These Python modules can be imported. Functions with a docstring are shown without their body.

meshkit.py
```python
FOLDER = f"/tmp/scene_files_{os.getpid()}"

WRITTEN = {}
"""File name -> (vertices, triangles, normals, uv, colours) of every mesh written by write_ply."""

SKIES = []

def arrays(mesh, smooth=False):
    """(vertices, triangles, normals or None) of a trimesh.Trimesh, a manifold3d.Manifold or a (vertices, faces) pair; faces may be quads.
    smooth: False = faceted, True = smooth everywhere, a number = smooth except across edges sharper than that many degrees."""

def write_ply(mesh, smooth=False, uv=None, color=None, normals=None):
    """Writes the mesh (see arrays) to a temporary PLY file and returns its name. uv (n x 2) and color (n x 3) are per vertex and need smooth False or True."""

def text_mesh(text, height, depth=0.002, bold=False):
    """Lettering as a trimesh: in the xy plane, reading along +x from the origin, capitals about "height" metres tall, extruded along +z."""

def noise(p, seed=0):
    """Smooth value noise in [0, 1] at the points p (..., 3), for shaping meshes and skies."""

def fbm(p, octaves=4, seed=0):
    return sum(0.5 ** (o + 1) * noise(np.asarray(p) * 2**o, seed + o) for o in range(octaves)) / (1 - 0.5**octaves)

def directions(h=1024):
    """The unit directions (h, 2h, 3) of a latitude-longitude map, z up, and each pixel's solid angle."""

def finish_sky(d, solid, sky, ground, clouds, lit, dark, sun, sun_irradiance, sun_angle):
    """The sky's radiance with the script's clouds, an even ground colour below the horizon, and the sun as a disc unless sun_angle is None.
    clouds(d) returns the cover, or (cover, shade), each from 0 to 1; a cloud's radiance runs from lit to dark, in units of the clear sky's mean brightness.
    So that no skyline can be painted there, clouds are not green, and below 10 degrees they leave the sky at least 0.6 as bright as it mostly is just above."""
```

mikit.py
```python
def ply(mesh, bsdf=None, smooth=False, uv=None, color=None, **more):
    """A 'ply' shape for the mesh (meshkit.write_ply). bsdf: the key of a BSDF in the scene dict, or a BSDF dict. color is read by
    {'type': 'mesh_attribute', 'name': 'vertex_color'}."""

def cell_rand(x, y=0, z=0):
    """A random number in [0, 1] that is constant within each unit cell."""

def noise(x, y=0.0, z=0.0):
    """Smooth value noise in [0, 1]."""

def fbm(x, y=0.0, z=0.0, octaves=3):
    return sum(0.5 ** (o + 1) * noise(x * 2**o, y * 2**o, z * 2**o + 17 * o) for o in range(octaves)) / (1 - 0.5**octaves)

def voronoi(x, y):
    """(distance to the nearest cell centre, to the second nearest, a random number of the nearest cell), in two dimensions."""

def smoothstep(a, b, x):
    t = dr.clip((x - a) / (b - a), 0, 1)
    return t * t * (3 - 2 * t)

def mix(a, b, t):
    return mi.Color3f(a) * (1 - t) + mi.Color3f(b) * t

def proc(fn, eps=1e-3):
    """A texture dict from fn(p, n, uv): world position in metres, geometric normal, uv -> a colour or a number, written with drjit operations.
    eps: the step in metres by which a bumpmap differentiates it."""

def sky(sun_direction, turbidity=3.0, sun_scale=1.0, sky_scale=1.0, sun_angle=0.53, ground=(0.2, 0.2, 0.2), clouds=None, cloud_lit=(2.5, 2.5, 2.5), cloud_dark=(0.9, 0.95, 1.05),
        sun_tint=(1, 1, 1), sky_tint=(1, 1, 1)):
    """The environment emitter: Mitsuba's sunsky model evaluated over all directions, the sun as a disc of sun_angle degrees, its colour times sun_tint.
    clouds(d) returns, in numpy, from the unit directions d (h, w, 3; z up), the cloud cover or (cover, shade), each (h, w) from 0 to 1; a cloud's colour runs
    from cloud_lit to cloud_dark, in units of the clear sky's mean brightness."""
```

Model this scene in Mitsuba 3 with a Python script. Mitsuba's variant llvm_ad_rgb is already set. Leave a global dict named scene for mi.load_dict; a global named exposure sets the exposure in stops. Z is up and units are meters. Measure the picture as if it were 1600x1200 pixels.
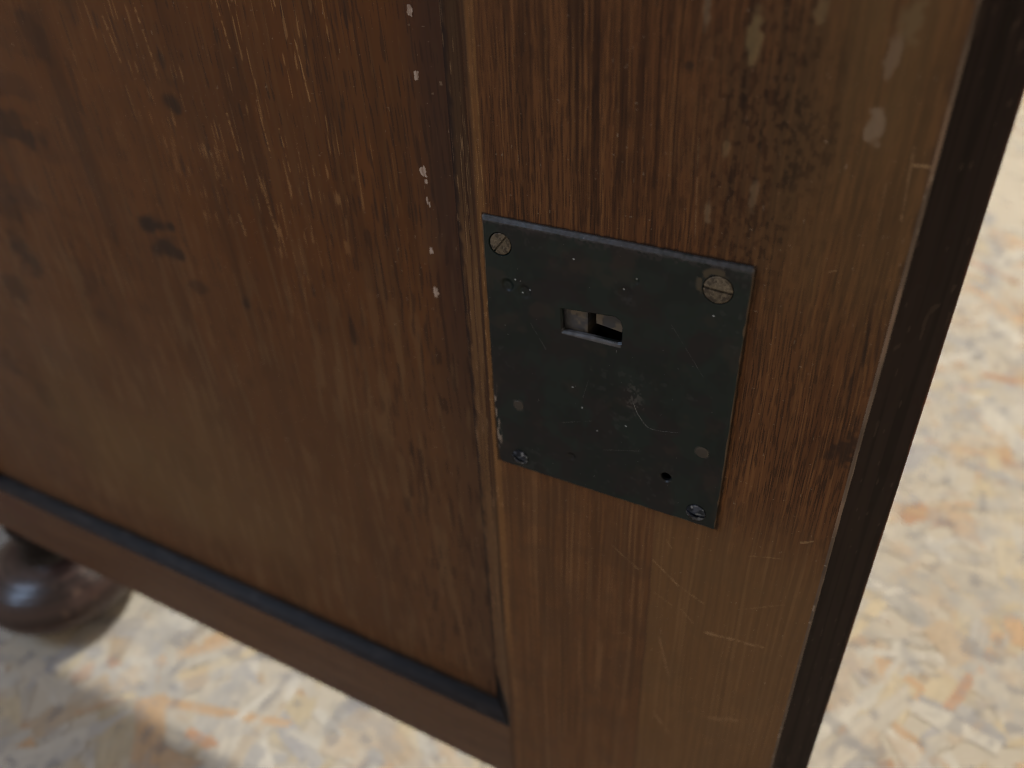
import math, random
import numpy as np, trimesh, manifold3d as m3, drjit as dr
import mitsuba as mi, mikit, meshkit
from mikit import noise, fbm, voronoi, cell_rand, smoothstep, mix
from shapely.geometry import Polygon, Point, box as sbox
from shapely import affinity

T = mi.ScalarTransform4f
rng = np.random.default_rng(7)
scene, labels = {}, {}

# ------------------------------------------------------------------ camera, light, exposure
# Everything below is in millimetres in the door's frame: x along the door, y into the door, z up,
# origin at the lock plate's top left corner; FLOOR is the floor's height there. It is turned to metres at the end.
FLOOR = -378.06
EYE = np.array([109.73, -184.29, 99.70])
FWD = np.array([-0.3946479, 0.7023039, -0.5924713])
UP = np.array([-0.2487379, 0.5390732, 0.8046922])
FOCAL = 1309.1


def metres(v):
    return (np.asarray(v, float) - [0, 0, FLOOR]) / 1000.0


eye = metres(EYE)
scene['camera'] = {'type': 'thinlens', 'fov': math.degrees(2 * math.atan(800 / FOCAL)), 'fov_axis': 'x', 'aperture_radius': 0.0018, 'focus_distance': 0.232,
                   'near_clip': 0.01, 'far_clip': 50.0, 'to_world': T().look_at(origin=eye.tolist(), target=(eye + FWD).tolist(), up=UP.tolist())}
exposure = 0.0
LAMP_DIR = np.array([0.12, 0.66, 1.0])
LAMP_DIR /= np.linalg.norm(LAMP_DIR)
lamp_at = np.array([-0.22, 0.02, 0.08]) + LAMP_DIR * 2.7
WINDOW_DIR = np.array([-0.50, -0.46, 0.74])
WINDOW_DIR /= np.linalg.norm(WINDOW_DIR)
window_at = np.array([-0.25, 0.0, 0.1]) + WINDOW_DIR * 2.6
scene['room_light'] = {'type': 'constant', 'radiance': {'type': 'rgb', 'value': [0.365, 0.300, 0.240]}}
scene['ceiling_lamp'] = {'type': 'disk', 'to_world': T().look_at(origin=lamp_at.tolist(), target=(lamp_at - LAMP_DIR).tolist(), up=[1, 0, 0]) @ T().scale(0.185),
                         'emitter': {'type': 'area', 'radiance': {'type': 'rgb', 'value': [172, 164, 149]}}}
scene['window'] = {'type': 'rectangle', 'to_world': T().look_at(origin=window_at.tolist(), target=(window_at - WINDOW_DIR).tolist(), up=[0, 0, 1]) @ T().scale([0.32, 0.40, 1]),
                   'emitter': {'type': 'area', 'radiance': {'type': 'rgb', 'value': [5.4, 7.4, 10.6]}}}
labels['ceiling_lamp'] = {'label': 'round ceiling lamp high up behind the open door', 'category': 'lamp'}
labels['window'] = {'label': 'pale blue daylight window high in front of the door', 'category': 'window'}

# ------------------------------------------------------------------ materials


def local(p):
    return p.x * 1000.0, p.y * 1000.0, p.z * 1000.0 + FLOOR


def blot(x, z, cx, cz, rx, rz, soft=0.35, rough=0.5, s=1.0):
    d = dr.sqrt(dr.square((x - cx) / rx) + dr.square((z - cz) / rz)) + rough * (noise(x * s + 31.7, z * s + cx) - 0.5) * 2
    return 1.0 - smoothstep(1.0 - soft, 1.0 + soft, d)


def scratch(x, z, a, b, w, s=0.8):
    ax, az, bx, bz = a[0], a[1], b[0], b[1]
    L2 = (bx - ax) ** 2 + (bz - az) ** 2
    t = dr.clip(((x - ax) * (bx - ax) + (z - az) * (bz - az)) / L2, 0, 1)
    d = dr.sqrt(dr.square(x - ax - t * (bx - ax)) + dr.square(z - az - t * (bz - az))) + (noise(x * s, z * s) - 0.5) * w
    return (1.0 - smoothstep(w * 0.35, w, d)) * smoothstep(0.25, 0.6, noise(x * 0.9, z * 0.9, 5.0) + 0.12)


def vert_pores(x, z, fx, fz, lo, hi, seed):
    """Short dark vessels along the grain."""
    return smoothstep(lo, hi, noise(x * fx + 0.6 * noise(z * 0.08, seed), z * fz + 40 * cell_rand(dr.floor(x * fx), seed), seed))


def stile_grain(x, z):
    w = x + 2.2 * (fbm(x * 0.03, z * 0.012, 2.0) - 0.5) + 0.8 * (noise(x * 0.2, z * 0.03, 9.0) - 0.5)
    bands = smoothstep(0.44, 0.60, fbm(w * 0.85, z * 0.009, 4.0, octaves=3)) * (0.55 + 0.45 * noise(w * 0.07, z * 0.02, 15.0))
    fine = noise(w * 2.4, z * 0.03, 11.0)
    pores = dr.maximum(vert_pores(w, z, 3.0, 0.16, 0.58, 0.82, 3.0), 0.8 * smoothstep(0.62, 0.80, noise(w * 3.9 + 7.0, z * 0.22, 13.0)))
    return w, bands, fine, pores


def stile_colour(p, n, uv):
    x, y, z = local(p)
    w, bands, fine, pores = stile_grain(x, z)
    upper = smoothstep(-30, 40, z)
    calm = smoothstep(-60, -110, z)
    c = mix((0.152, 0.065, 0.0245), (0.100, 0.0385, 0.0140), fbm(x * 0.05, z * 0.012, 1.0))
    c = mix(c, (0.020, 0.0065, 0.003), bands * (0.80 - 0.42 * calm) * (0.50 + 0.45 * upper))
    c = mix(c, (0.205, 0.094, 0.036), smoothstep(0.55, 0.9, fine) * (0.50 - 0.2 * calm))
    c = mix(c, (0.014, 0.006, 0.004), pores * (0.62 - 0.22 * calm))
    c = mix(c, (0.150, 0.076, 0.035), 0.42 * calm)  # lower stile lifted paler: haze of the reflected floor put into the colour
    c = mix(c, (0.210, 0.114, 0.054), 0.50 * calm * smoothstep(0.58, 0.82, noise(w * 1.7, z * 0.022, 41.0)))
    c = mix(c, (0.062, 0.029, 0.013), 0.50 * calm * smoothstep(0.55, 0.80, noise(w * 1.5 + 3.0, z * 0.018, 42.0)))
    c = mix(c, (0.085, 0.045, 0.024), 0.35 * calm * smoothstep(0.50, 0.68, fbm(x * 0.12, z * 0.10, 43.0)))
    # the board right of the glue joint is a little yellower and plainer
    right = smoothstep(55.9, 56.7, x + 0.5 * noise(z * 0.1, 2.0)) * smoothstep(-70, -110, z)
    c = mix(c, (0.175, 0.102, 0.044), right * 0.42)
    c = mix(c, (0.050, 0.026, 0.015), 0.5 * (1.0 - smoothstep(0.15, 0.6, dr.abs(x - 56.1 + 0.4 * noise(z * 0.1, 2.0)))) * smoothstep(-85, -125, z))
    # old polish rubbed thin on the right, greenish brown
    thin = smoothstep(66, 92, x + 9 * (fbm(x * 0.06, z * 0.03, 8.0) - 0.5)) * smoothstep(-40, 30, z)
    c = mix(c, (0.140, 0.084, 0.036), thin * 0.62 * (0.55 + 0.6 * noise(x * 0.35, z * 0.05, 6.0)))
    # dark speckled soiling
    soil = blot(x, z, 72, 34, 15, 24, 0.7, 0.35, 0.16)
    soil = dr.maximum(soil, 0.8 * blot(x, z, 73, 10, 9, 12, 0.7, 0.35, 0.2))
    speck = smoothstep(0.50, 0.62, fbm(x * 1.05, z * 0.60, 12.0, octaves=4))
    c = mix(c, (0.120, 0.066, 0.030), 0.5 * soil * (1.0 - speck))
    c = mix(c, (0.014, 0.007, 0.005), soil * (0.22 + 0.40 * speck))
    c = mix(c, (0.035, 0.018, 0.012), 0.75 * blot(x, z, 54.2, 45.6, 1.1, 1.2, 0.4, 0.3, 1.0))
    # dirt along the plate, the inner edge and the worn corner
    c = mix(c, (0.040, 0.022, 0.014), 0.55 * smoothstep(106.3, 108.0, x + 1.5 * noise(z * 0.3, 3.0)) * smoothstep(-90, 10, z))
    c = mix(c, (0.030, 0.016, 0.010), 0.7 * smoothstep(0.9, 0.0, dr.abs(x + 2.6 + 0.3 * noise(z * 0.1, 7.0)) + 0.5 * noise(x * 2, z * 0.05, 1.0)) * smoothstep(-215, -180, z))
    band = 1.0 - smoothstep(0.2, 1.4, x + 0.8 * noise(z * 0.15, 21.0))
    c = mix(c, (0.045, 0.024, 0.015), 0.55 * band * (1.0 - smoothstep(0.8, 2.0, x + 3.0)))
    # rubbed warm strip beside the plate
    strip = smoothstep(-2.6, -2.0, x) * (1.0 - smoothstep(0.0, 0.8, x)) * (1.0 - smoothstep(-10, 25, z) * 0.4) * smoothstep(-235, -160, z)
    c = mix(c, (0.230, 0.118, 0.045), 0.75 * strip * (0.6 + 0.5 * noise(x * 3.0, z * 0.04, 2.0)))
    c = mix(c, (0.45, 0.28, 0.14), 0.6 * strip * smoothstep(0.80, 0.93, noise(x * 6.0, z * 0.28, 17.0)))
    # short ripple marks near the right edge, and the dark bruise at the arris
    rip = blot(x, z, 105.0, -20, 4.5, 16, 0.6, 0.3, 0.3)
    c = mix(c, (0.028, 0.014, 0.009), rip * 0.9 * smoothstep(0.55, 0.75, noise(x * 1.9 + z * 0.10, z * 0.07, 19.0)))
    c = mix(c, (0.026, 0.013, 0.009), 0.80 * blot(x, z, 104.6, -46.5, 3.6, 5.0, 0.6, 0.6, 0.7))
    # pale bruises where the finish is gone
    for cx, cz, rx, rz, k, col in ((94.6, 37.0, 1.7, 3.9, 0.62, (0.36, 0.27, 0.20)), (95.0, 51.0, 1.2, 4.2, 0.40, (0.36, 0.28, 0.21)), (67.9, 52.2, 1.5, 4.6, 0.42, (0.38, 0.29, 0.15)),
                                   (61.9, 12.7, 1.0, 3.0, 0.42, (0.34, 0.25, 0.16)), (72.2, 19.3, 1.1, 3.8, 0.36, (0.34, 0.24, 0.15)), (64.6, 28.4, 1.0, 2.8, 0.36, (0.36, 0.26, 0.14)),
                                   (57.0, 57.6, 1.1, 3.4, 0.38, (0.34, 0.26, 0.18)), (80.2, 58.6, 1.2, 3.0, 0.36, (0.36, 0.26, 0.14)), (97.0, 58.0, 2.0, 4.2, 0.26, (0.34, 0.27, 0.16))):
        c = mix(c, tuple(0.72 * q for q in col), k * blot(x, z, cx, cz, rx, rz, 0.35, 0.45, 0.7))
    pale = (0.30, 0.19, 0.105)
    for a, b, w, k in (((56.2, -112.4), (65.6, -120.3), 0.40, 0.60), ((65.6, -120.3), (74.6, -124.6), 0.35, 0.45), ((76.0, -138.6), (95.5, -135.4), 0.7, 0.62), ((83.0, -185.0), (92.5, -179.5), 1.3, 0.35),
                       ((42.0, -112.4), (52.0, -119.6), 0.35, 0.40), ((61, -150), (66, -170), 0.5, 0.45), ((62, -196), (69, -206), 0.8, 0.4), ((58, -128), (64, -131), 0.4, 0.35), ((66, -130), (72, -136), 0.3, 0.35), ((86, -96), (95, -93), 0.3, 0.3), ((99.5, -84), (102.5, -82), 0.5, 0.6), ((60, -101), (62, -104), 0.35, 0.5), ((88, -120), (99, -112), 0.35, 0.25), ((103.6, 30.4), (107.4, 30.6), 0.32, 1.0), ((105, 30.4), (107.2, 30.6), 0.32, 1.0),
                       ((102.9, 34.0), (103.9, 18.0), 0.28, 0.50), ((99.2, 26), (99.6, 15), 0.25, 0.3), ((91, 2.5), (93.2, 3.6), 0.2, 0.5), ((58, 30), (59.5, 5), 0.18, 0.4)):
        c = mix(c, pale, k * scratch(x, z, a, b, w))
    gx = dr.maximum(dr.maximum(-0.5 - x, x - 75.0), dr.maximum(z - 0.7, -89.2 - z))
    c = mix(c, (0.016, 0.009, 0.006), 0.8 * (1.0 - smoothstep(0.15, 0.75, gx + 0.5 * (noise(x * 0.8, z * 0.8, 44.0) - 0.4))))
    dust = smoothstep(0.955, 0.975, noise(x * 1.7, z * 1.3, 33.0))
    return mix(c, (0.40, 0.32, 0.25), 0.35 * dust) * mi.Color3f(1.01, 0.98, 0.90)


def stile_bump(p, n, uv):
    x, y, z = local(p)
    w, bands, fine, pores = stile_grain(x, z)
    h = -0.8 * pores - 0.35 * bands + 0.3 * fine
    rip = blot(x, z, 105.0, -20, 4.5, 16, 0.6, 0.3, 0.3) * noise(x * 1.9 + z * 0.10, z * 0.07, 19.0)
    d = blot(x, z, 104.6, -46.5, 3.6, 5.0, 0.6, 0.6, 0.7)
    return (h - 1.6 * rip - 2.0 * d) * 0.00004 + 0.00008 * fbm(x * 0.12, z * 0.05, 3.0)


def stile_rough(p, n, uv):
    x, y, z = local(p)
    return 0.40 + 0.18 * fbm(x * 0.12, z * 0.06, 14.0) + 0.10 * noise(x * 1.2, z * 0.3, 5.0)


def panel_grain(x, z):
    w = x + 5.0 * (fbm(x * 0.015, z * 0.008, 21.0) - 0.5) + 0.015 * z
    return w


def panel_colour(p, n, uv):
    x, y, z = local(p)
    w = panel_grain(x, z)
    c = mix((0.096, 0.032, 0.0080), (0.130, 0.046, 0.0120), fbm(w * 0.028, z * 0.006, 22.0))
    c = mix(c, (0.050, 0.018, 0.006), 0.48 * smoothstep(0.50, 0.75, fbm(w * 0.16, z * 0.010, 23.0)))
    c = mix(c, (0.145, 0.066, 0.024), 0.30 * smoothstep(0.6, 0.85, noise(w * 0.9, z * 0.03, 24.0)))
    pores = smoothstep(0.72, 0.88, noise(w * 2.0, z * 0.13, 25.0))
    c = mix(c, (0.040, 0.018, 0.010), pores * 0.65)
    # pale chalky vessels in the middle of the upper panel
    zone = blot(x, z, -98, 22, 62, 62, 0.7, 0.3, 0.03)
    fleck = smoothstep(0.80, 0.90, noise(w * 1.7, z * 0.12, 27.0)) * smoothstep(0.35, 0.6, noise(x * 0.08, z * 0.05, 28.0))
    c = mix(c, (0.38, 0.20, 0.085), fleck * (0.05 + 0.42 * zone))
    fig = smoothstep(0.55, 0.75, fbm(x * 0.035, z * 0.10 + x * 0.015, 29.0)) * smoothstep(-150, -230, x)
    c = mix(c, (0.050, 0.018, 0.008), 0.55 * fig)
    # greyer, redder margin by the bead
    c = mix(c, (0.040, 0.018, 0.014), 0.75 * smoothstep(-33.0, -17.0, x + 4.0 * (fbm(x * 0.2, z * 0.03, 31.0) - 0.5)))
    c = mix(c, (0.122, 0.060, 0.029), 0.60 * smoothstep(-10, -130, z + 60 * (fbm(x * 0.02, z * 0.02, 35.0) - 0.5)))  # lower panel lifted greyer, floor reflection haze painted in
    # a dull olive patch low on the panel
    olive_patch = blot(x, z, -200, -175, 70, 48, 0.8, 0.5, 0.03)
    c = mix(c, (0.150, 0.085, 0.035), 0.75 * olive_patch * (0.6 + 0.8 * (fbm(x * 0.08, z * 0.04, 38.0) - 0.3)))
    c = mix(c, (0.185, 0.108, 0.052), 0.32 * smoothstep(0.62, 0.82, noise(w * 0.55, z * 0.06, 45.0)) * smoothstep(20, -90, z))
    c = mix(c, (0.058, 0.026, 0.012), 0.18 * smoothstep(0.52, 0.70, fbm(x * 0.045, z * 0.035, 46.0)))
    c = mix(c, (0.030, 0.012, 0.007), 0.55 * smoothstep(0.66, 0.80, noise(w * 1.3, z * 0.10, 47.0)) * smoothstep(-80, -40, x))
    # dirt and painted shade in the corner above the bevel
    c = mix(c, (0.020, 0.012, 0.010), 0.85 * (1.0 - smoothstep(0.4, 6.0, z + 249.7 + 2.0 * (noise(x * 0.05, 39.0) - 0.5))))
    # dark knots, bruises and streaks
    for cx, cz, rx, rz, k in ((-149, -35.0, 8.5, 3.6, 0.88), (-146, -44.5, 8.0, 4.6, 0.80), (-136, -58, 4, 3.5, 0.45), (-123.0, 13.5, 3.6, 3.0, 0.75), (-121, 28, 1.6, 5, 0.5), (-111.7, -59.9, 2.2, 3.4, 0.60),
                              (-243.5, -67.3, 7, 9, 0.60), (-213, -6, 14, 6, 0.6), (-238.8, -45, 9, 6, 0.4), (-224, 10, 8, 16, 0.45), (-262, -90, 8, 7, 0.45), (-183.9, 32.1, 6, 9, 0.4), (-205, -70, 5, 12, 0.35),
                              (-300, -140, 9, 8, 0.35), (-280, -160, 6, 14, 0.3), (-160, 52, 4, 14, 0.4), (-62, -60, 1.0, 5, 0.6), (-30, -52, 0.7, 6, 0.6), (-43, -108, 0.9, 4, 0.5)):
        c = mix(c, (0.022, 0.011, 0.008), k * blot(x, z, cx, cz, rx, rz, 0.55, 0.75, 0.24))
    for a, b, w_, k in (((-64, 40), (-62.5, 22), 0.35, 0.8), ((-84, 20), (-83, 4), 0.35, 0.7), ((-70, 60), (-69, 48), 0.4, 0.7), ((-98, 14), (-97, 2), 0.4, 0.7), ((-127, 45), (-124.5, 22), 0.45, 0.6), ((-104, -22), (-103, -30), 0.45, 0.7),
                        ((-92, 52), (-90, 34), 0.35, 0.7), ((-90, -6), (-88, -24), 0.4, 0.6), ((-143, 40), (-141, 26), 0.5, 0.5), ((-77, 12), (-76, -2), 0.3, 0.6), ((-52, 52), (-51.6, 40), 0.3, 0.5), ((-110, 0), (-108.5, -12), 0.35, 0.6)):
        c = mix(c, (0.42, 0.23, 0.10), 0.65 * k * scratch(x, z, a, b, w_))
    dust = smoothstep(0.955, 0.975, noise(x * 1.3, z * 1.1, 36.0))
    return mix(c, (0.40, 0.30, 0.22), 0.30 * dust) * mi.Color3f(0.98, 0.985, 0.93)


def panel_bump(p, n, uv):
    x, y, z = local(p)
    w = panel_grain(x, z)
    return 0.00002 * (noise(w * 2.0, z * 0.13, 25.0) + noise(w * 0.9, z * 0.03, 24.0)) + 0.00025 * fbm(x * 0.03, z * 0.02, 6.0)


def panel_rough(p, n, uv):
    x, y, z = local(p)
    return 0.38 + 0.20 * fbm(x * 0.05, z * 0.04, 41.0)


def rail_colour(p, n, uv):
    x, y, z = local(p)
    w = z + 1.5 * (fbm(x * 0.015, z * 0.04, 51.0) - 0.5)
    c = mix((0.125, 0.061, 0.029), (0.088, 0.040, 0.019), fbm(x * 0.014, w * 0.2, 52.0))
    c = mix(c, (0.060, 0.026, 0.014), 0.55 * smoothstep(0.5, 0.8, noise(x * 0.02, w * 0.9, 53.0)))
    c = mix(c, (0.05, 0.02, 0.012), 0.5 * smoothstep(0.66, 0.85, noise(x * 0.12, w * 2.2, 54.0)))
    c = mix(c, (0.075, 0.025, 0.013), 0.55 * blot(x, z, -356, -268, 22, 12, 0.7, 0.5, 0.1))
    return mix(c, (0.040, 0.022, 0.016), 0.6 * (1.0 - smoothstep(-297.8, -295.0, z + noise(x * 0.2, 3.0))))


def bevel_colour(p, n, uv):
    x, y, z = local(p)
    g = fbm(x * 0.04 + z * 0.02, y * 0.6, 61.0)
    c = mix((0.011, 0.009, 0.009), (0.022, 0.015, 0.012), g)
    c = mix(c, (0.005, 0.004, 0.004), 0.8 * smoothstep(3.2, 5.6, y + 1.4 * (noise(x * 0.12, 65.0) - 0.5)))  # soft shadow line painted into the back half of the bevel
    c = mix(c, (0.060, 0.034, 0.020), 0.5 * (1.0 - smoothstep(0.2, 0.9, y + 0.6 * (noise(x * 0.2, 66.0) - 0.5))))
    c = mix(c, (0.050, 0.042, 0.038), 0.35 * smoothstep(0.55, 0.75, fbm(x * 0.10, y * 0.5, 67.0)))
    # the upright bead is browner, its outer half rubbed to bare wood
    up = smoothstep(-247.0, -238.0, z + 1.3 * x)
    g2 = noise(x * 1.6, z * 0.03, 62.0)
    c2 = mix(mix((0.135, 0.068, 0.028), (0.060, 0.031, 0.015), smoothstep(-25, 15, z)), (0.042, 0.018, 0.009), smoothstep(0.4, 0.8, g2))
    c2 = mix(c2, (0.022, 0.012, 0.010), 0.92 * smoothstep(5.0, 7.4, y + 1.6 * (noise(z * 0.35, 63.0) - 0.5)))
    c2 = mix(c2, (0.34, 0.20, 0.10), 0.40 * smoothstep(0.80, 0.90, noise(x * 2.2, z * 0.16, 64.0)))
    return mix(c, c2, up)


def band_colour(p, n, uv):
    x, y, z = local(p)
    c = mix((0.016, 0.0092, 0.0080), (0.027, 0.0160, 0.0135), fbm(y * 0.25, z * 0.02, 71.0))
    c = mix(c, (0.008, 0.005, 0.004), 0.6 * smoothstep(0.5, 0.75, noise(y * 0.8, z * 0.02, 73.0)))
    c = mix(c, (0.060, 0.040, 0.030), 0.5 * smoothstep(0.88, 0.94, noise(y * 0.7, z * 0.25, 72.0)))
    c = mix(c, (0.060, 0.040, 0.032), 0.7 * smoothstep(3.0, 1.2, y + 1.2 * noise(z * 0.15, 74.0)))
    return mix(c, (0.160, 0.055, 0.020), 0.8 * smoothstep(19.2, 20.2, y + 0.5 * noise(z * 0.2, 8.0)))  # red rim along the back edge: spill of back light painted in


def arris_colour(p, n, uv):
    x, y, z = local(p)
    c = mix((0.100, 0.072, 0.055), (0.190, 0.140, 0.108), fbm(z * 0.12, y * 1.5, 81.0))
    c = mix(c, (0.060, 0.038, 0.028), smoothstep(0.56, 0.72, fbm(z * 0.05, 82.0)) * 0.6)
    c = mix(c, (0.30, 0.20, 0.14), 0.55 * smoothstep(0.62, 0.80, noise(z * 0.10, y * 0.8, 83.0)) * smoothstep(0.6, 0.1, y))
    c = mix(c, (0.085, 0.058, 0.043), 0.7 * smoothstep(-40, -90, z + 30 * (noise(z * 0.06, 85.0) - 0.5)))
    return mix(c, (0.40, 0.34, 0.28), 0.4 * smoothstep(0.86, 0.93, noise(z * 0.5, y * 3, 84.0)))


def iron_colour(p, n, uv):
    x, y, z = local(p)
    c = mix((0.0062, 0.0112, 0.0108), (0.0108, 0.0106, 0.0115), smoothstep(0.38, 0.62, fbm(x * 0.085, z * 0.085, 91.0, octaves=5)))
    c = mix(c, (0.0082, 0.0168, 0.0150), 0.80 * smoothstep(0.48, 0.66, fbm(x * 0.14, z * 0.12, 92.0)))
    grime = blot(x, z, 71, -7.5, 1, 1, 0.01, 0.0, 1.0) * 0.0
    c = mix(c, (0.036, 0.025, 0.019), 0.32 * smoothstep(0.60, 0.78, fbm(x * 0.12 + 5.0, z * 0.12, 105.0, octaves=5)))
    # rusty rims
    edge = dr.minimum(dr.minimum(x, 74.9 - x), z + 88.3)
    rim = (1.0 - smoothstep(0.05, 0.40, edge + 0.5 * (noise(x * 0.35, z * 0.35, 93.0) - 0.35))) + grime
    c = mix(c, (0.120, 0.078, 0.045), 0.80 * rim)
    scuff = smoothstep(-52, -62, z) * smoothstep(-84, -78, z) * (1.0 - smoothstep(0.9, 1.9, x - 0.03 * (-z - 60) + 0.8 * (noise(z * 0.6, 8.0) - 0.5)))
    c = mix(c, (0.26, 0.21, 0.17), 0.8 * scuff * smoothstep(0.4, 0.65, noise(z * 0.45, x * 1.1, 9.0)))
    top = (1.0 - smoothstep(0.4, 2.6, -z + 2.0 * (noise(x * 0.3, z, 94.0) - 0.5)))
    c = mix(c, (0.034, 0.028, 0.030), 0.6 * top * smoothstep(0.35, 0.65, noise(x * 1.2, z * 1.2, 95.0)))
    c = mix(c, (0.075, 0.077, 0.084), 0.75 * smoothstep(-0.75, -0.30, z + 0.5 * (noise(x * 0.9, 4.0) - 0.5)) * (0.35 + 0.65 * noise(x * 1.7, z * 2.0, 6.0)))  # top chamfer: worn metal, with its bluish highlight painted in
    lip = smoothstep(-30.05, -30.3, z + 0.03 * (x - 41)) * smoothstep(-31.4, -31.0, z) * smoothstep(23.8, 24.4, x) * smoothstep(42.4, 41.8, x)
    c = mix(c, (0.115, 0.118, 0.128), lip * (0.45 + 0.55 * noise(x * 0.8, 5.0)))  # lower slot edge: worn metal, its lit line painted in
    # brassy dirt round the right-hand screw, pale bruise low in the middle
    d = dr.sqrt(dr.square(x - 66.2) + dr.square(z + 6.0))
    c = mix(c, (0.095, 0.072, 0.042), 0.60 * smoothstep(0.42, 0.65, noise(x * 0.55, z * 0.55, 96.0) + 0.12) * (1.0 - smoothstep(4.3, 5.4, d)) * smoothstep(1.0, -2.5, x - 66 - (z + 6) * 1.1))
    c = mix(c, (0.075, 0.072, 0.068), 0.6 * blot(x, z, 47.0, -47.5, 2.2, 4.2, 0.8, 0.6, 0.6) * smoothstep(0.4, 0.7, noise(x * 1.6, z * 1.6, 97.0)))
    c = mix(c, (0.040, 0.042, 0.042), 0.30 * smoothstep(0.62, 0.80, fbm(x * 0.45, z * 0.45, 98.0)) * smoothstep(0.45, 0.65, noise(x * 0.07, z * 0.07, 99.0)))
    dust = smoothstep(0.982, 0.992, noise(x * 1.05, z * 1.05, 100.0))
    c = mix(c, (0.22, 0.22, 0.22), 0.6 * dust)
    for cx, cz in ((14.3, -19.2), (12.0, -20.6), (9.7, -16.9), (42.3, -12.4), (45.7, -8.6), (27.7, -49.2), (30.9, -55.9), (44.9, -58.2), (66.7, -14.5), (27.7, -6.6), (35.9, -63.1)):     # painted glints off the metal, and grains of dust
        c = mix(c, (0.40, 0.44, 0.46), 0.75 * blot(x, z, cx, cz, 0.28, 0.22, 0.5, 0.3, 3.0))
    for cx, cz, r in ((9.0, -62.1, 1.9), (68.2, -59.8, 1.9)):
        d = dr.sqrt(dr.square(x - cx) + dr.square(z - cz))
        c = mix(c, (0.050, 0.046, 0.042), 0.6 * (1.0 - smoothstep(0.25, 0.55, dr.abs(d - r))) * smoothstep(0.40, 0.62, noise(x * 0.7, z * 0.7, cx)))
    for a, b, w, k in (((24, -64), (34, -60), 0.12, 0.35), ((38, -70), (50, -66), 0.12, 0.3), ((14, -30), (19, -38), 0.14, 0.25), ((56, -20), (66, -34), 0.10, 0.3), ((31, -52), (33, -44), 0.1, 0.3)):
        c = mix(c, (0.13, 0.13, 0.13), k * scratch(x, z, a, b, w))
    return c


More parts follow.
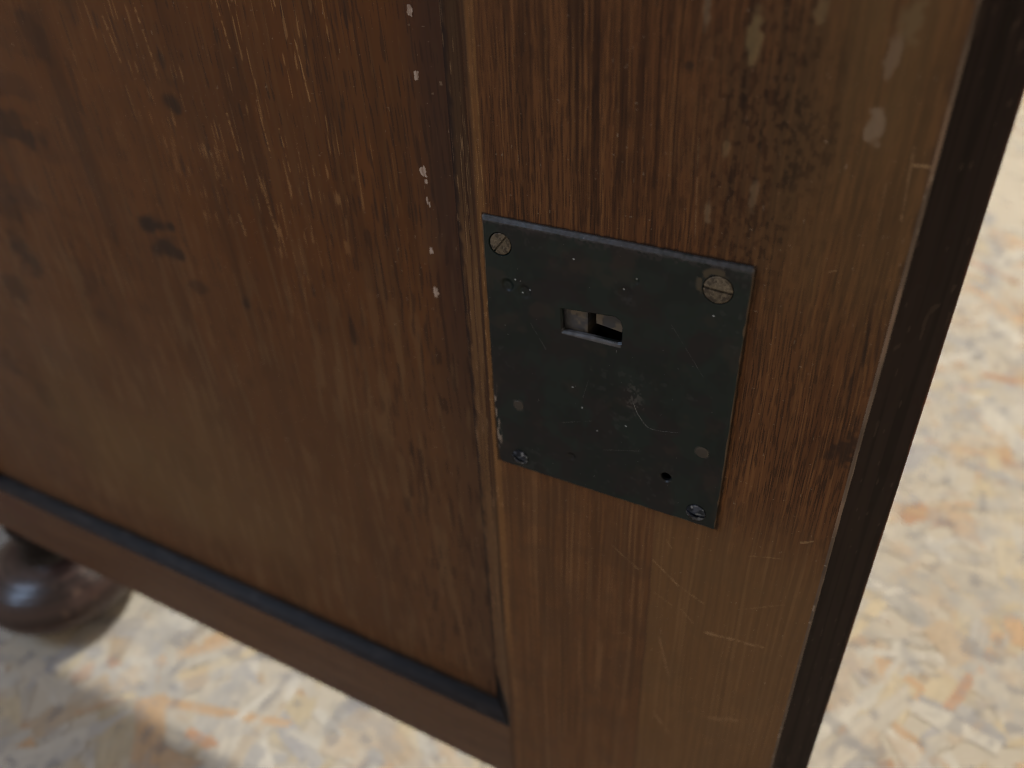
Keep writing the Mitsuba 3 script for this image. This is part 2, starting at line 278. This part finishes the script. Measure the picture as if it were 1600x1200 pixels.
def iron_bump(p, n, uv):
    x, y, z = local(p)
    h = 0.00022 * fbm(x * 0.22, z * 0.22, 101.0) + 0.000025 * fbm(x * 1.6, z * 1.6, 102.0)
    for cx, cz, r, k in ((7.2, -19.2, 2.3, -0.32), (12.6, -20.2, 2.6, -0.22), (42.8, -13.6, 2.4, -0.14), (45.6, -9.4, 1.0, -0.12), (27.4, -76.6, 1.7, -0.22), (40.1, -53.6, 1.2, -0.10), (66.0, -73.0, 1.6, -0.08)):
        d = dr.sqrt(dr.square(x - cx) + dr.square(z - cz))
        h = h + 0.0026 * k * (1.0 - smoothstep(r * 0.45, r, d))
    return h


def iron_rough(p, n, uv):
    x, y, z = local(p)
    return 0.22 + 0.42 * fbm(x * 0.14, z * 0.14, 103.0, octaves=4)


def brass_colour(p, n, uv):
    x, y, z = local(p)
    c = mix((0.120, 0.096, 0.066), (0.048, 0.038, 0.028), smoothstep(0.35, 0.65, fbm(x * 0.9, z * 0.9, 111.0)))
    return mix(c, (0.21, 0.175, 0.125), 0.5 * smoothstep(0.62, 0.8, noise(x * 2.2, z * 2.2, 112.0)))


def steel_colour(p, n, uv):
    x, y, z = local(p)
    c = mix((0.020, 0.025, 0.037), (0.075, 0.092, 0.130), smoothstep(0.42, 0.68, fbm(x * 0.7, z * 0.9, y * 0.9)))
    return mix(c, (0.26, 0.30, 0.36), 0.8 * smoothstep(0.66, 0.80, noise(x * 1.1, z * 1.4, 126.0)))


def steel_bump(p, n, uv):
    x, y, z = local(p)
    return 0.00055 * fbm(x * 0.55, z * 0.6, y * 0.55)


def bolt_colour(p, n, uv):
    x, y, z = local(p)
    c = mix((0.060, 0.062, 0.070), (0.135, 0.115, 0.092), smoothstep(0.4, 0.7, fbm(x * 0.35, z * 0.45, 121.0)))
    return mix(c, (0.035, 0.035, 0.04), 0.6 * smoothstep(0.6, 0.85, noise(x * 0.9, z * 0.6, 122.0)))


def foot_colour(p, n, uv):
    x, y, z = local(p)
    c = mix((0.046, 0.026, 0.022), (0.074, 0.042, 0.034), fbm(x * 0.06, y * 0.06, z * 0.2))
    c = mix(c, (0.010, 0.007, 0.007), 0.6 * smoothstep(0.55, 0.75, noise(z * 0.9, 4.0)))
    return mix(c, (0.16, 0.095, 0.065), 0.5 * smoothstep(0.78, 0.88, noise(x * 0.16, y * 0.16, z * 0.16))) * mix((1, 1, 1), (0.10, 0.09, 0.09), smoothstep(49.5, 53.5, z - FLOOR))  # neck coloured near black for the shade under the carcass


def foot_bump(p, n, uv):
    x, y, z = local(p)
    return 0.00018 * noise(z * 0.8, 3.0) + 0.0004 * fbm(x * 0.07, y * 0.07, z * 0.07)


def paint_colour(p, n, uv):
    x, y, z = local(p)
    return mix((0.40, 0.31, 0.255), (0.28, 0.20, 0.155), smoothstep(0.45, 0.6, noise(x * 3.2, z * 0.6, 131.0)))


PALETTE = [((0.490, 0.445, 0.365), 0.26), ((0.545, 0.510, 0.435), 0.20), ((0.420, 0.395, 0.35), 0.17), ((0.520, 0.440, 0.300), 0.14), ((0.500, 0.345, 0.205), 0.09), ((0.375, 0.360, 0.345), 0.07), ((0.430, 0.265, 0.165), 0.02), ((0.480, 0.385, 0.27), 0.04)]


def strand_colour(p, n, uv):
    pid = dr.floor(uv.x)
    r = cell_rand(pid, 3.0)
    c, acc = mi.Color3f(PALETTE[0][0]), PALETTE[0][1]
    for col, share in PALETTE[1:]:
        c = dr.select(r > acc, mi.Color3f(col), c)
        acc += share
    c = c * (0.90 + 0.18 * cell_rand(pid, 9.0))
    u, v = (uv.x - pid) * 40.0, uv.y * 1000.0
    g = noise(u * 0.5, v * 0.55, pid * 3.1)
    c = c * (0.86 + 0.26 * g)
    X, Y = p.x * 1000.0, p.y * 1000.0
    wash = smoothstep(0.40, 0.66, fbm(X * 0.05, Y * 0.05, 141.0, octaves=4))      # worn whitewash over the strands
    c = mix(c, (0.535, 0.505, 0.435), 0.36 * wash)
    grey = smoothstep(0.52, 0.70, fbm(X * 0.09, Y * 0.09, 142.0, octaves=4))
    c = mix(c, (0.330, 0.325, 0.320), 0.40 * grey)
    tan = smoothstep(0.58, 0.74, fbm(X * 0.045 + 9.0, Y * 0.045, 144.0, octaves=4))
    c = mix(c, (0.50, 0.36, 0.215), 0.42 * tan)
    spot = smoothstep(0.76, 0.86, noise(X * 0.11, Y * 0.11, 143.0))
    return mix(c, (0.17, 0.17, 0.19), 0.42 * spot)


def principled(colour, rough, bump=None, eps=2e-4, **more):
    c = {'type': 'rgb', 'value': list(colour)} if isinstance(colour, tuple) else mikit.proc(colour)
    r = mikit.proc(rough) if callable(rough) else rough
    b = {'type': 'principled', 'base_color': c, 'roughness': r, **more}
    if bump:
        b = {'type': 'bumpmap', 'nested_texture': mikit.proc(bump, eps=eps), 'scale': 1.0, 'nested_bsdf': b}
    return {'type': 'twosided', 'bsdf': b}


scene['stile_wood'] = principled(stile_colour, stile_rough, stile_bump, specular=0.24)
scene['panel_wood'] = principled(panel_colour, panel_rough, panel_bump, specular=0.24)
scene['rail_wood'] = principled(rail_colour, 0.45, specular=0.25)
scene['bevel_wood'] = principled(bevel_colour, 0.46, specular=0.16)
scene['band_wood'] = {'type': 'twosided', 'bsdf': {'type': 'blendbsdf', 'weight': 0.22, 'bsdf_a': {'type': 'diffuse', 'reflectance': mikit.proc(band_colour)},
                      'bsdf_b': {'type': 'roughplastic', 'diffuse_reflectance': mikit.proc(band_colour), 'alpha': 0.28, 'distribution': 'ggx'}}}
scene['arris_wood'] = principled(arris_colour, 0.55, specular=0.22)
scene['iron'] = principled(iron_colour, iron_rough, iron_bump, eps=1e-4, specular=0.33)
scene['brass'] = principled(brass_colour, 0.42, specular=0.6, metallic=0.35)
scene['steel'] = principled(steel_colour, 0.22, steel_bump, eps=1e-4, metallic=0.85, specular=0.5)
scene['bolt_metal'] = principled(bolt_colour, 0.45, metallic=0.3)
scene['rivet_metal'] = principled((0.075, 0.068, 0.060), 0.32, iron_bump, eps=1e-4, metallic=0.6)
scene['cavity_dark'] = principled((0.006, 0.006, 0.006), 0.8)
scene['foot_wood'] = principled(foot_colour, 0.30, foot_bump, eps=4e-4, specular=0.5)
scene['carcass_wood'] = principled((0.11, 0.055, 0.03), 0.5)
scene['paint'] = principled(paint_colour, 0.7)
scene['fibre'] = principled((0.26, 0.26, 0.25), 0.6)
scene['strand_wood'] = principled(strand_colour, 0.62, specular=0.3)
scene['board_wood'] = principled((0.50, 0.45, 0.36), 0.7)

# ------------------------------------------------------------------ mesh helpers


def put(key, mesh, bsdf, smooth=False, uv=None):
    if hasattr(mesh, 'to_mesh'):
        m = mesh.to_mesh()
        mesh = trimesh.Trimesh(m.vert_properties[:, :3], m.tri_verts, process=False)
    mesh = trimesh.Trimesh(metres(mesh.vertices), mesh.faces, process=False)
    base, k = key, 0
    while key in scene:
        k += 1
        key = f'{base}_{k:03d}'
    scene[key] = mikit.ply(mesh, bsdf, smooth=smooth, uv=uv)
    return key


def boxm(x0, x1, y0, y1, z0, z1):
    return m3.Manifold.cube((x1 - x0, y1 - y0, z1 - z0)).translate((x0, y0, z0))


def hull(points):
    return m3.Manifold.hull_points(np.asarray(points, float))


def face_plate(poly, y0, y1, bevel=0.0):
    """A polygon drawn in x and z, given thickness from y0 (front) to y1 (back)."""
    m = trimesh.creation.extrude_polygon(poly, y1 - y0, engine='earcut')
    v = m.vertices
    m.vertices = np.c_[v[:, 0], y1 - v[:, 2], v[:, 1]]
    m.fix_normals()
    return m


def lathe_y(profile, cx, cz, n=40):
    """Profile of (radius, y) turned about the y axis through cx, cz."""
    m = trimesh.creation.revolve(np.asarray(profile, float), sections=n)
    v = m.vertices
    m.vertices = np.c_[v[:, 0] + cx, v[:, 2], v[:, 1] + cz]
    m.fix_normals()
    return m


def solid_lathe(prof, cx, cz, n=40):
    """The same, closed and solid, for booleans."""
    pts = [(max(r, 0.0) if r > 0.01 else 0.0, y) for r, y in prof]
    area = sum(p[0] * q[1] - q[0] * p[1] for p, q in zip(pts, pts[1:] + pts[:1]))
    m = m3.CrossSection([pts if area > 0 else pts[::-1]]).revolve(n)        # turns about z
    return m.rotate((90, 0, 0)).mirror((0, 1, 0)).translate((cx, 0, cz))


def solid_plate(poly, y0, y1):
    rings = [list(poly.exterior.coords)[:-1]] + [list(r.coords)[:-1] for r in poly.interiors]
    m = m3.CrossSection(rings, m3.FillRule.EvenOdd).extrude(y1 - y0)
    return m.rotate((90, 0, 0)).translate((0, y1, 0))


# ------------------------------------------------------------------ the setting: a strand-board floor
put('floor', boxm(-1900, 1500, -1100, 2600, FLOOR - 12, FLOOR - 0.6), 'board_wood')
labels['floor'] = {'label': 'pale worn strand board floor under the door', 'kind': 'structure'}


def strand(k, cx, cy, L, Wd, ang, z0):
    n = int(rng.integers(4, 7))
    t = np.linspace(-0.5, 0.5, n)
    skew = rng.uniform(-0.25, 0.25)
    top = np.c_[t * L + rng.normal(0, 0.03 * L, n), np.full(n, 0.5 * Wd) * (1 - 1.2 * np.abs(t) ** 3) + rng.normal(0, 0.08 * Wd, n)]
    bot = np.c_[t[::-1] * L + rng.normal(0, 0.03 * L, n), np.full(n, -0.5 * Wd) * (1 - 1.2 * np.abs(t) ** 3) + rng.normal(0, 0.08 * Wd, n)]
    ring = np.vstack([top, bot])
    ring[:, 0] += skew * ring[:, 1]
    m = len(ring)
    uv_r = np.c_[k + 0.5 + ring[:, 0] / (L * 3.0), ring[:, 1] / 1000.0]
    tilt = rng.normal(0, 0.0035, 2)
    ca, sa = math.cos(ang), math.sin(ang)
    xy = np.c_[ring[:, 0] * ca - ring[:, 1] * sa + cx, ring[:, 0] * sa + ring[:, 1] * ca + cy]
    zz = z0 + tilt[0] * ring[:, 0] * 0.4 + tilt[1] * ring[:, 1]
    v = np.vstack([np.c_[xy, zz], np.c_[xy, zz - 0.7], [[cx, cy, z0 + 0.05]]])
    uv = np.vstack([uv_r, uv_r, [[k + 0.5, 0.0]]])
    i = np.arange(m)
    j = (i + 1) % m
    f = np.vstack([np.c_[j, i, np.full(m, 2 * m)], np.c_[i, j, j + m], np.c_[i, j + m, i + m]])
    return v, f, uv


right_v = np.cross(FWD, UP)


def pixel(P):
    d = np.asarray(P) - EYE
    return 512 + FOCAL * 0.64 * (d @ right_v) / (d @ FWD), 384 - FOCAL * 0.64 * (d @ UP) / (d @ FWD), d @ FWD


strands = []
for k in range(9000):
    if k < 7200:
        cx, cy = rng.uniform(-760, 620), rng.uniform(-330, 900)
    else:
        cx, cy = rng.uniform(-900, 900), rng.uniform(800, 2300)
    L = float(np.clip(rng.lognormal(math.log(40), 0.55), 12, 140))
    Wd = float(np.clip(rng.lognormal(math.log(10.5), 0.50), 3, 30))
    strands.append((k, cx, cy, L, Wd, rng.uniform(0, math.pi), FLOOR + 0.35 * k / 9000 + rng.uniform(-0.06, 0.06)))
made = [strand(*s) for s in strands]
shown = []
for (k, cx, cy, L, Wd, *_), s in zip(strands, made):
    px, py, dep = pixel((cx, cy, FLOOR))
    seen = dep > 50 and -40 < px < 1064 and -40 < py < 808 and (cy > -20 or px < 520)
    covered = sum(1 for q in ()) 
    shown.append((L * Wd / dep ** 2 * (0.35 + 0.65 * k / 9000) if seen else 0.0))
order = np.argsort(shown)[::-1]
single = set(int(q) for q in order[:300])
for q in sorted(single):
    v, f, uv = made[q]
    put('floor__strand', trimesh.Trimesh(v, f, process=False), 'strand_wood', uv=uv)
rest = [made[q] for q in range(len(made)) if q not in single]
off = np.cumsum([0] + [len(r[0]) for r in rest])
key = put('floor__strand_layer', trimesh.Trimesh(np.vstack([r[0] for r in rest]), np.vstack([r[1] + o for r, o in zip(rest, off)]), process=False), 'strand_wood', uv=np.vstack([r[2] for r in rest]))
labels[key] = {'label': 'remaining pressed wood strands of the floor board', 'kind': 'stuff'}

# ------------------------------------------------------------------ the cabinet at the hinge side (only its front foot shows)
labels['cabinet'] = {'label': 'dark brown wooden cabinet with open panelled door, black iron lock plate and glossy bun foot', 'category': 'cabinet'}
put('cabinet__carcass', boxm(-960, -346, 25, 470, -298, 320), 'carcass_wood')
fh, fr, fz = 53.6, 53.6, FLOOR + 0.3
prof = [(0.001, 0), (12, 0.0)]
for a in np.linspace(-74, 68, 40):
    prof.append((fr * math.cos(math.radians(a)), fh / 2 + fh / 2 * math.sin(math.radians(a))))
prof += [(19, 55), (18, 58), (18, 72), (20, 79.5), (0.001, 79.6)]
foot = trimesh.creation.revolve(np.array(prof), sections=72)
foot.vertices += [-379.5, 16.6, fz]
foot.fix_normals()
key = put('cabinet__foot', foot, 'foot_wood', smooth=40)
labels[key] = {'label': 'glossy dark brown turned bun foot on the floor'}

# ------------------------------------------------------------------ the door
labels['cabinet__door'] = {'label': 'dark brown panelled door standing open'}
XS, XR, ZR, ZB, D, XP, YP, ZP, DXO = -3.37, 107.59, -254.54, -298.06, 20.7, -14.26, 7.90, -249.70, 13.2
ZT = 322.0
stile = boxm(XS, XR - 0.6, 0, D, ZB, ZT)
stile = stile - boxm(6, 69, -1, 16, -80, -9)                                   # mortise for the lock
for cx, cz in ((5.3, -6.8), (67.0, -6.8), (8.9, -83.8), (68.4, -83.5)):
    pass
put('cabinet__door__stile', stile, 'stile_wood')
labels['cabinet__door__stile'] = {'label': 'wide upright door stile with worn streaky grain'}

# the leading edge, a planed bevel, and its worn arris
zs = np.linspace(ZB, ZT, 260)
wob = 0.55 * (meshkit.fbm(np.c_[zs * 0.05, zs * 0, zs * 0], 4, 3) - 0.5) + 0.35 * (meshkit.noise(np.c_[zs * 0.35, zs * 0, zs * 0], 5) - 0.5)
wid = 0.50 + 0.45 * np.clip((zs + 40) / 60.0, 0, 1) + 0.9 * (meshkit.fbm(np.c_[zs * 0.03, zs * 0 + 4, zs * 0], 3, 8) - 0.5) + 0.5 * np.clip(meshkit.noise(np.c_[zs * 0.22, zs * 0 + 9, zs * 0], 2) - 0.6, 0, 1)
bow = 0.22 * np.clip(1 - ((zs + 60) / 150.0) ** 2, 0, 1)                       # the old edge is a little bowed


def loft(sections):
    """sections: (n, k, 3), closed profiles stacked along z."""
    n, k, _ = sections.shape
    v = sections.reshape(-1, 3)
    i, j = np.meshgrid(np.arange(n - 1), np.arange(k), indexing='ij')
    a, b = (i * k + j).ravel(), (i * k + (j + 1) % k).ravel()
    f = np.vstack([np.c_[a, b, b + k], np.c_[a, b + k, a + k]])
    cap = [[0, q + 1, q] for q in range(1, k - 1)] + [[(n - 1) * k, (n - 1) * k + q, (n - 1) * k + q + 1] for q in range(1, k - 1)]
    m = trimesh.Trimesh(v, np.vstack([f, cap]), process=False)
    m.fix_normals()
    return m


def profile(pts):
    return np.stack([np.stack([np.broadcast_to(a, zs.shape), np.broadcast_to(b, zs.shape), zs], -1) for a, b in pts], 1)


inner = XR - 0.6
put('cabinet__door__leading_edge', loft(profile([(inner, 0.9), (XR + bow - 0.25, 1.6 + 0 * zs), (XR + DXO + 0.9 * bow - 0.8, D - 0.9), (XR + DXO + 0.9 * bow - 1.6, D), (inner, D)])), 'band_wood', smooth=30)
labels['cabinet__door__leading_edge'] = {'label': 'almost black bevelled leading edge of the door'}
put('cabinet__door__arris', loft(profile([(inner - 0.002, 0.006), (np.maximum(XR + bow - wid * 0.55 + wob * 0.5, inner + 0.05), -0.004), (XR + bow + 0.15 + wob * 0.35, 0.45 + 0.3 * wob), (XR + bow + 0.12, wid + 0.45), (inner, wid + 0.6)])), 'arris_wood', smooth=50)
labels['cabinet__door__arris'] = {'label': 'pale worn corner along the leading edge'}

XL = -380.0
put('cabinet__door__rail', boxm(XL - 16, XS - 0.25, 0.05, D, ZB, ZR), 'rail_wood')
labels['cabinet__door__rail'] = {'label': 'narrow bottom rail below the panel'}
put('cabinet__door__hinge_stile', boxm(XL - 16, XL, 0.05, D, ZR, ZT), 'rail_wood')
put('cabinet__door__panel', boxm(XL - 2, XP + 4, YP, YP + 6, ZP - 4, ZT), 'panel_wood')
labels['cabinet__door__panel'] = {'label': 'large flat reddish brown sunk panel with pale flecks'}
arc = []
for t in np.linspace(0, 1, 11):                                                 # a rounded bevel, mitred into the upright one
    arc.append((XS - 0.02 + (XP - XS) * t, 0.05 + YP * t - 0.26 * math.sin(math.pi * t), ZR + (ZP - ZR) * t + 0.34 * math.sin(math.pi * t)))
end = np.array(arc + [(XP, YP + 3, ZP), (XS, YP + 3, ZR)])
start = end.copy()
start[:, 0] = XL


def loft2(sec):
    n, k, _ = sec.shape
    i, j = np.meshgrid(np.arange(n - 1), np.arange(k), indexing='ij')
    a, b = (i * k + j).ravel(), (i * k + (j + 1) % k).ravel()
    m = trimesh.Trimesh(sec.reshape(-1, 3), np.vstack([np.c_[a, b, b + k], np.c_[a, b + k, a + k]]), process=False)
    m.fix_normals()
    return m


rb = loft2(np.stack([start * (1 - q) + end * q for q in np.linspace(0, 1, 60)]))
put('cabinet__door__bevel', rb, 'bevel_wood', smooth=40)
labels['cabinet__door__bevel'] = {'label': 'dark bluish sloping bevel along the bottom rail'}
# the upright bevel: slightly convex, with a quirk next to the stile
ztop = ZT
prof2 = []
for t in np.linspace(0, 1, 9):
    x = XS + (XP - XS) * t
    y = 0.02 + YP * t - 0.12 * math.sin(math.pi * t)
    prof2.append((x, y, ZR + (ZP - ZR) * t))
low = np.array([(x, y, z) for x, y, z in prof2] + [(XP, YP + 3, ZP), (XS, YP + 3, ZR)])
high = low.copy()
high[:, 2] = ztop
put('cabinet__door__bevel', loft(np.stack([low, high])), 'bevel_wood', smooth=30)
labels['cabinet__door__bevel_001'] = {'label': 'brown rubbed upright bevel between panel and stile'}

# splashes of dried paint on the panel
for cx, cz, rx, rz in ((-23.4, 50.1, 0.85, 1.2), (-23.3, 33.6, 0.75, 1.25), (-24.3, 6.2, 1.05, 1.55), (-23.8, 3.2, 0.62, 0.75), (-24.0, -2.7, 0.32, 1.3), (-23.35, -3.9, 0.28, 0.9), (-24.5, -19.2, 0.62, 1.1), (-24.4, -34.2, 0.95, 2.0)):
    a = np.linspace(0, 2 * math.pi, 18, endpoint=False)
    rr = 1 + 0.16 * rng.standard_normal(18)
    sq = (np.abs(np.cos(a)) ** 3 + np.abs(np.sin(a)) ** 3) ** (-1 / 3)
    poly = Polygon(np.c_[cx + rx * rr * sq * np.cos(a), cz + rz * rr * sq * np.sin(a)]).buffer(0)
    put('cabinet__door__paint_spot', face_plate(poly, YP - 0.16, YP + 0.05), 'paint')

# ------------------------------------------------------------------ the lock
PY, PB = -1.6, 0.02
outline = Polygon([(-0.55, 0.55), (-0.2, 0.85), (20, 0.72), (44, 0.74), (60, 0.55), (74.6, 0.62), (75.1, 0.2), (74.85, -30), (74.95, -60), (74.7, -87.9), (74.2, -88.4), (40, -88.6), (14, -88.9), (5.2, -89.3), (2.4, -88.6), (1.1, -86.3), (0.9, -83), (0.35, -60), (0.1, -30)])
slot = Polygon([(23.9, -23.2), (40.0, -21.9), (41.6, -22.9), (42.2, -25.0), (42.1, -29.6), (41.0, -29.9), (33.0, -30.0), (24.4, -30.4)])
pl = solid_plate(outline.difference(slot).difference(Point(58.3, -73.4).buffer(1.55, 12)), PY, PB)
# countersinks of the two upper screws
for cx, cz, r in ((5.3, -6.8, 3.6), (67.0, -6.9, 3.95)):
    pl = pl - solid_lathe([(0.001, PY - 0.5), (r + 0.25, PY - 0.5), (r - 0.3, PY + 0.9), (0.001, PY + 0.9)], cx, cz)
# knock the sharp rim off
cut = pl
for nx, nz, off_ in ((0, 1, 0.7), (1, 0, 74.9), (0, -1, 88.45), (-1, 0, -0.15)):
    cut = cut.trim_by_plane((-nx * 0.7071, 0.7071, -nz * 0.7071), 0.7071 * PY - 0.7071 * off_ + (0.62 if nz == 1 else 0.18))
sx, sz = slot.centroid.x, slot.centroid.y
ring_ = [((x - sx) * 1.045, (z - sz) * 1.15) for x, z in list(slot.exterior.coords)[:-1]]
taper = m3.CrossSection([ring_], m3.FillRule.EvenOdd).extrude(0.62, 0, 0, (1 / 1.045, 1 / 1.15)).rotate((90, 0, 0)).mirror((0, 1, 0))
taper = taper.translate((sx, PY - 0.02, sz))
cut = cut - taper - solid_lathe([(0.001, PY - 0.4), (2.3, PY - 0.4), (1.5, PY + 0.5), (0.001, PY + 0.5)], 58.3, -73.4)
put('cabinet__lock_plate', cut, 'iron')
labels['cabinet__lock_plate'] = {'label': 'rectangular blackened iron lock plate held by four screws'}
LP = 'cabinet__lock_plate__'


def slotted_screw(name, cx, cz, r, y_face, dome, ang, w, depth, bsdf, sink=3.0):
    prof = [(0.001, y_face + sink), (r * 0.6, y_face + sink), (r, y_face + 0.35), (r * 0.985, y_face + 0.12), (r * 0.93, y_face)]
    for t in np.linspace(0.85, 0.0, 8):
        prof.append((max(r * t, 0.001), y_face - dome * (1 - (t / 0.93) ** 2)))
    body = solid_lathe(prof, 0, 0, 48)
    cutter = m3.Manifold.cube((r * 2.6, depth * 2, w), True).rotate((0, ang, 0)).translate((0, y_face - dome, 0))
    m = (body - cutter).translate((cx, 0, cz))
    k = put(LP + name, m, bsdf, smooth=32)
    return k


k1 = slotted_screw('screw', 5.3, -6.8, 3.3, PY + 0.15, 0.15, -52, 0.55, 0.9, 'brass')
k2 = slotted_screw('screw', 67.0, -6.9, 3.8, PY - 0.12, 0.22, 4, 0.75, 0.75, 'brass')
k3 = slotted_screw('screw', 8.9, -83.8, 2.9, PY - 0.45, 0.95, 20, 0.85, 1.1, 'steel')
k4 = slotted_screw('screw', 68.6, -83.6, 3.05, PY - 0.45, 0.95, 8, 0.85, 1.1, 'steel')
labels[k1] = {'label': 'dirty brass screw sunk in the upper left corner'}
labels[k2] = {'label': 'dirty brass screw in the upper right corner'}
labels[k3] = {'label': 'shiny dark steel screw in the lower left corner'}
labels[k4] = {'label': 'shiny dark steel screw in the lower right corner'}
for cx, cz, r in ((9.0, -62.1, 1.75), (68.2, -59.8, 1.9)):
    put(LP + 'rivet', lathe_y([(0.001, PY + 0.3), (r, PY + 0.3), (r, PY - 0.10), (r * 0.86, PY - 0.28), (r * 0.55, PY - 0.24), (r * 0.3, PY - 0.32), (0.001, PY - 0.30)], cx, cz, 28), 'rivet_metal', smooth=40)
put(LP + 'lock_case', boxm(6.2, 68.8, 13.5, 15.9, -79.8, -9.2), 'cavity_dark')
bolt = boxm(20, 31.2, 0.6, 12, -34, -20)
put(LP + 'bolt', bolt, 'bolt_metal')
lev = hull([(33.4, 1.4, -18), (44, 1.4, -18), (33.4, 1.4, -27.0), (44, 1.4, -28.4), (33.4, 12, -18), (44, 12, -18), (33.4, 12, -27.0), (44, 12, -28.4)])
put(LP + 'lever', lev, 'bolt_metal')
pts = np.array([(46.9, -48.9), (47.5, -50.6), (48.5, -52.6), (49.8, -54.3), (51.6, -56.1), (55.2, -56.3), (61.2, -54.9)])
t = np.linspace(0, 1, 40)
from scipy.interpolate import CubicSpline
cs = CubicSpline(np.linspace(0, 1, len(pts)), pts)(t)
ring = []
for (x, z), tt in zip(cs, t):
    a = np.linspace(0, 2 * math.pi, 6, endpoint=False)
    rad = 0.055 * (1 - 0.6 * tt)
    ring.append(np.c_[x + rad * np.cos(a), np.full(6, PY - 0.10) + rad * np.sin(a), z + rad * np.cos(a) * 0.6])
put(LP + 'fibre', loft(np.array(ring)), 'fibre')
labels[LP + 'fibre'] = {'label': 'fine pale curved hair stuck on the plate'}
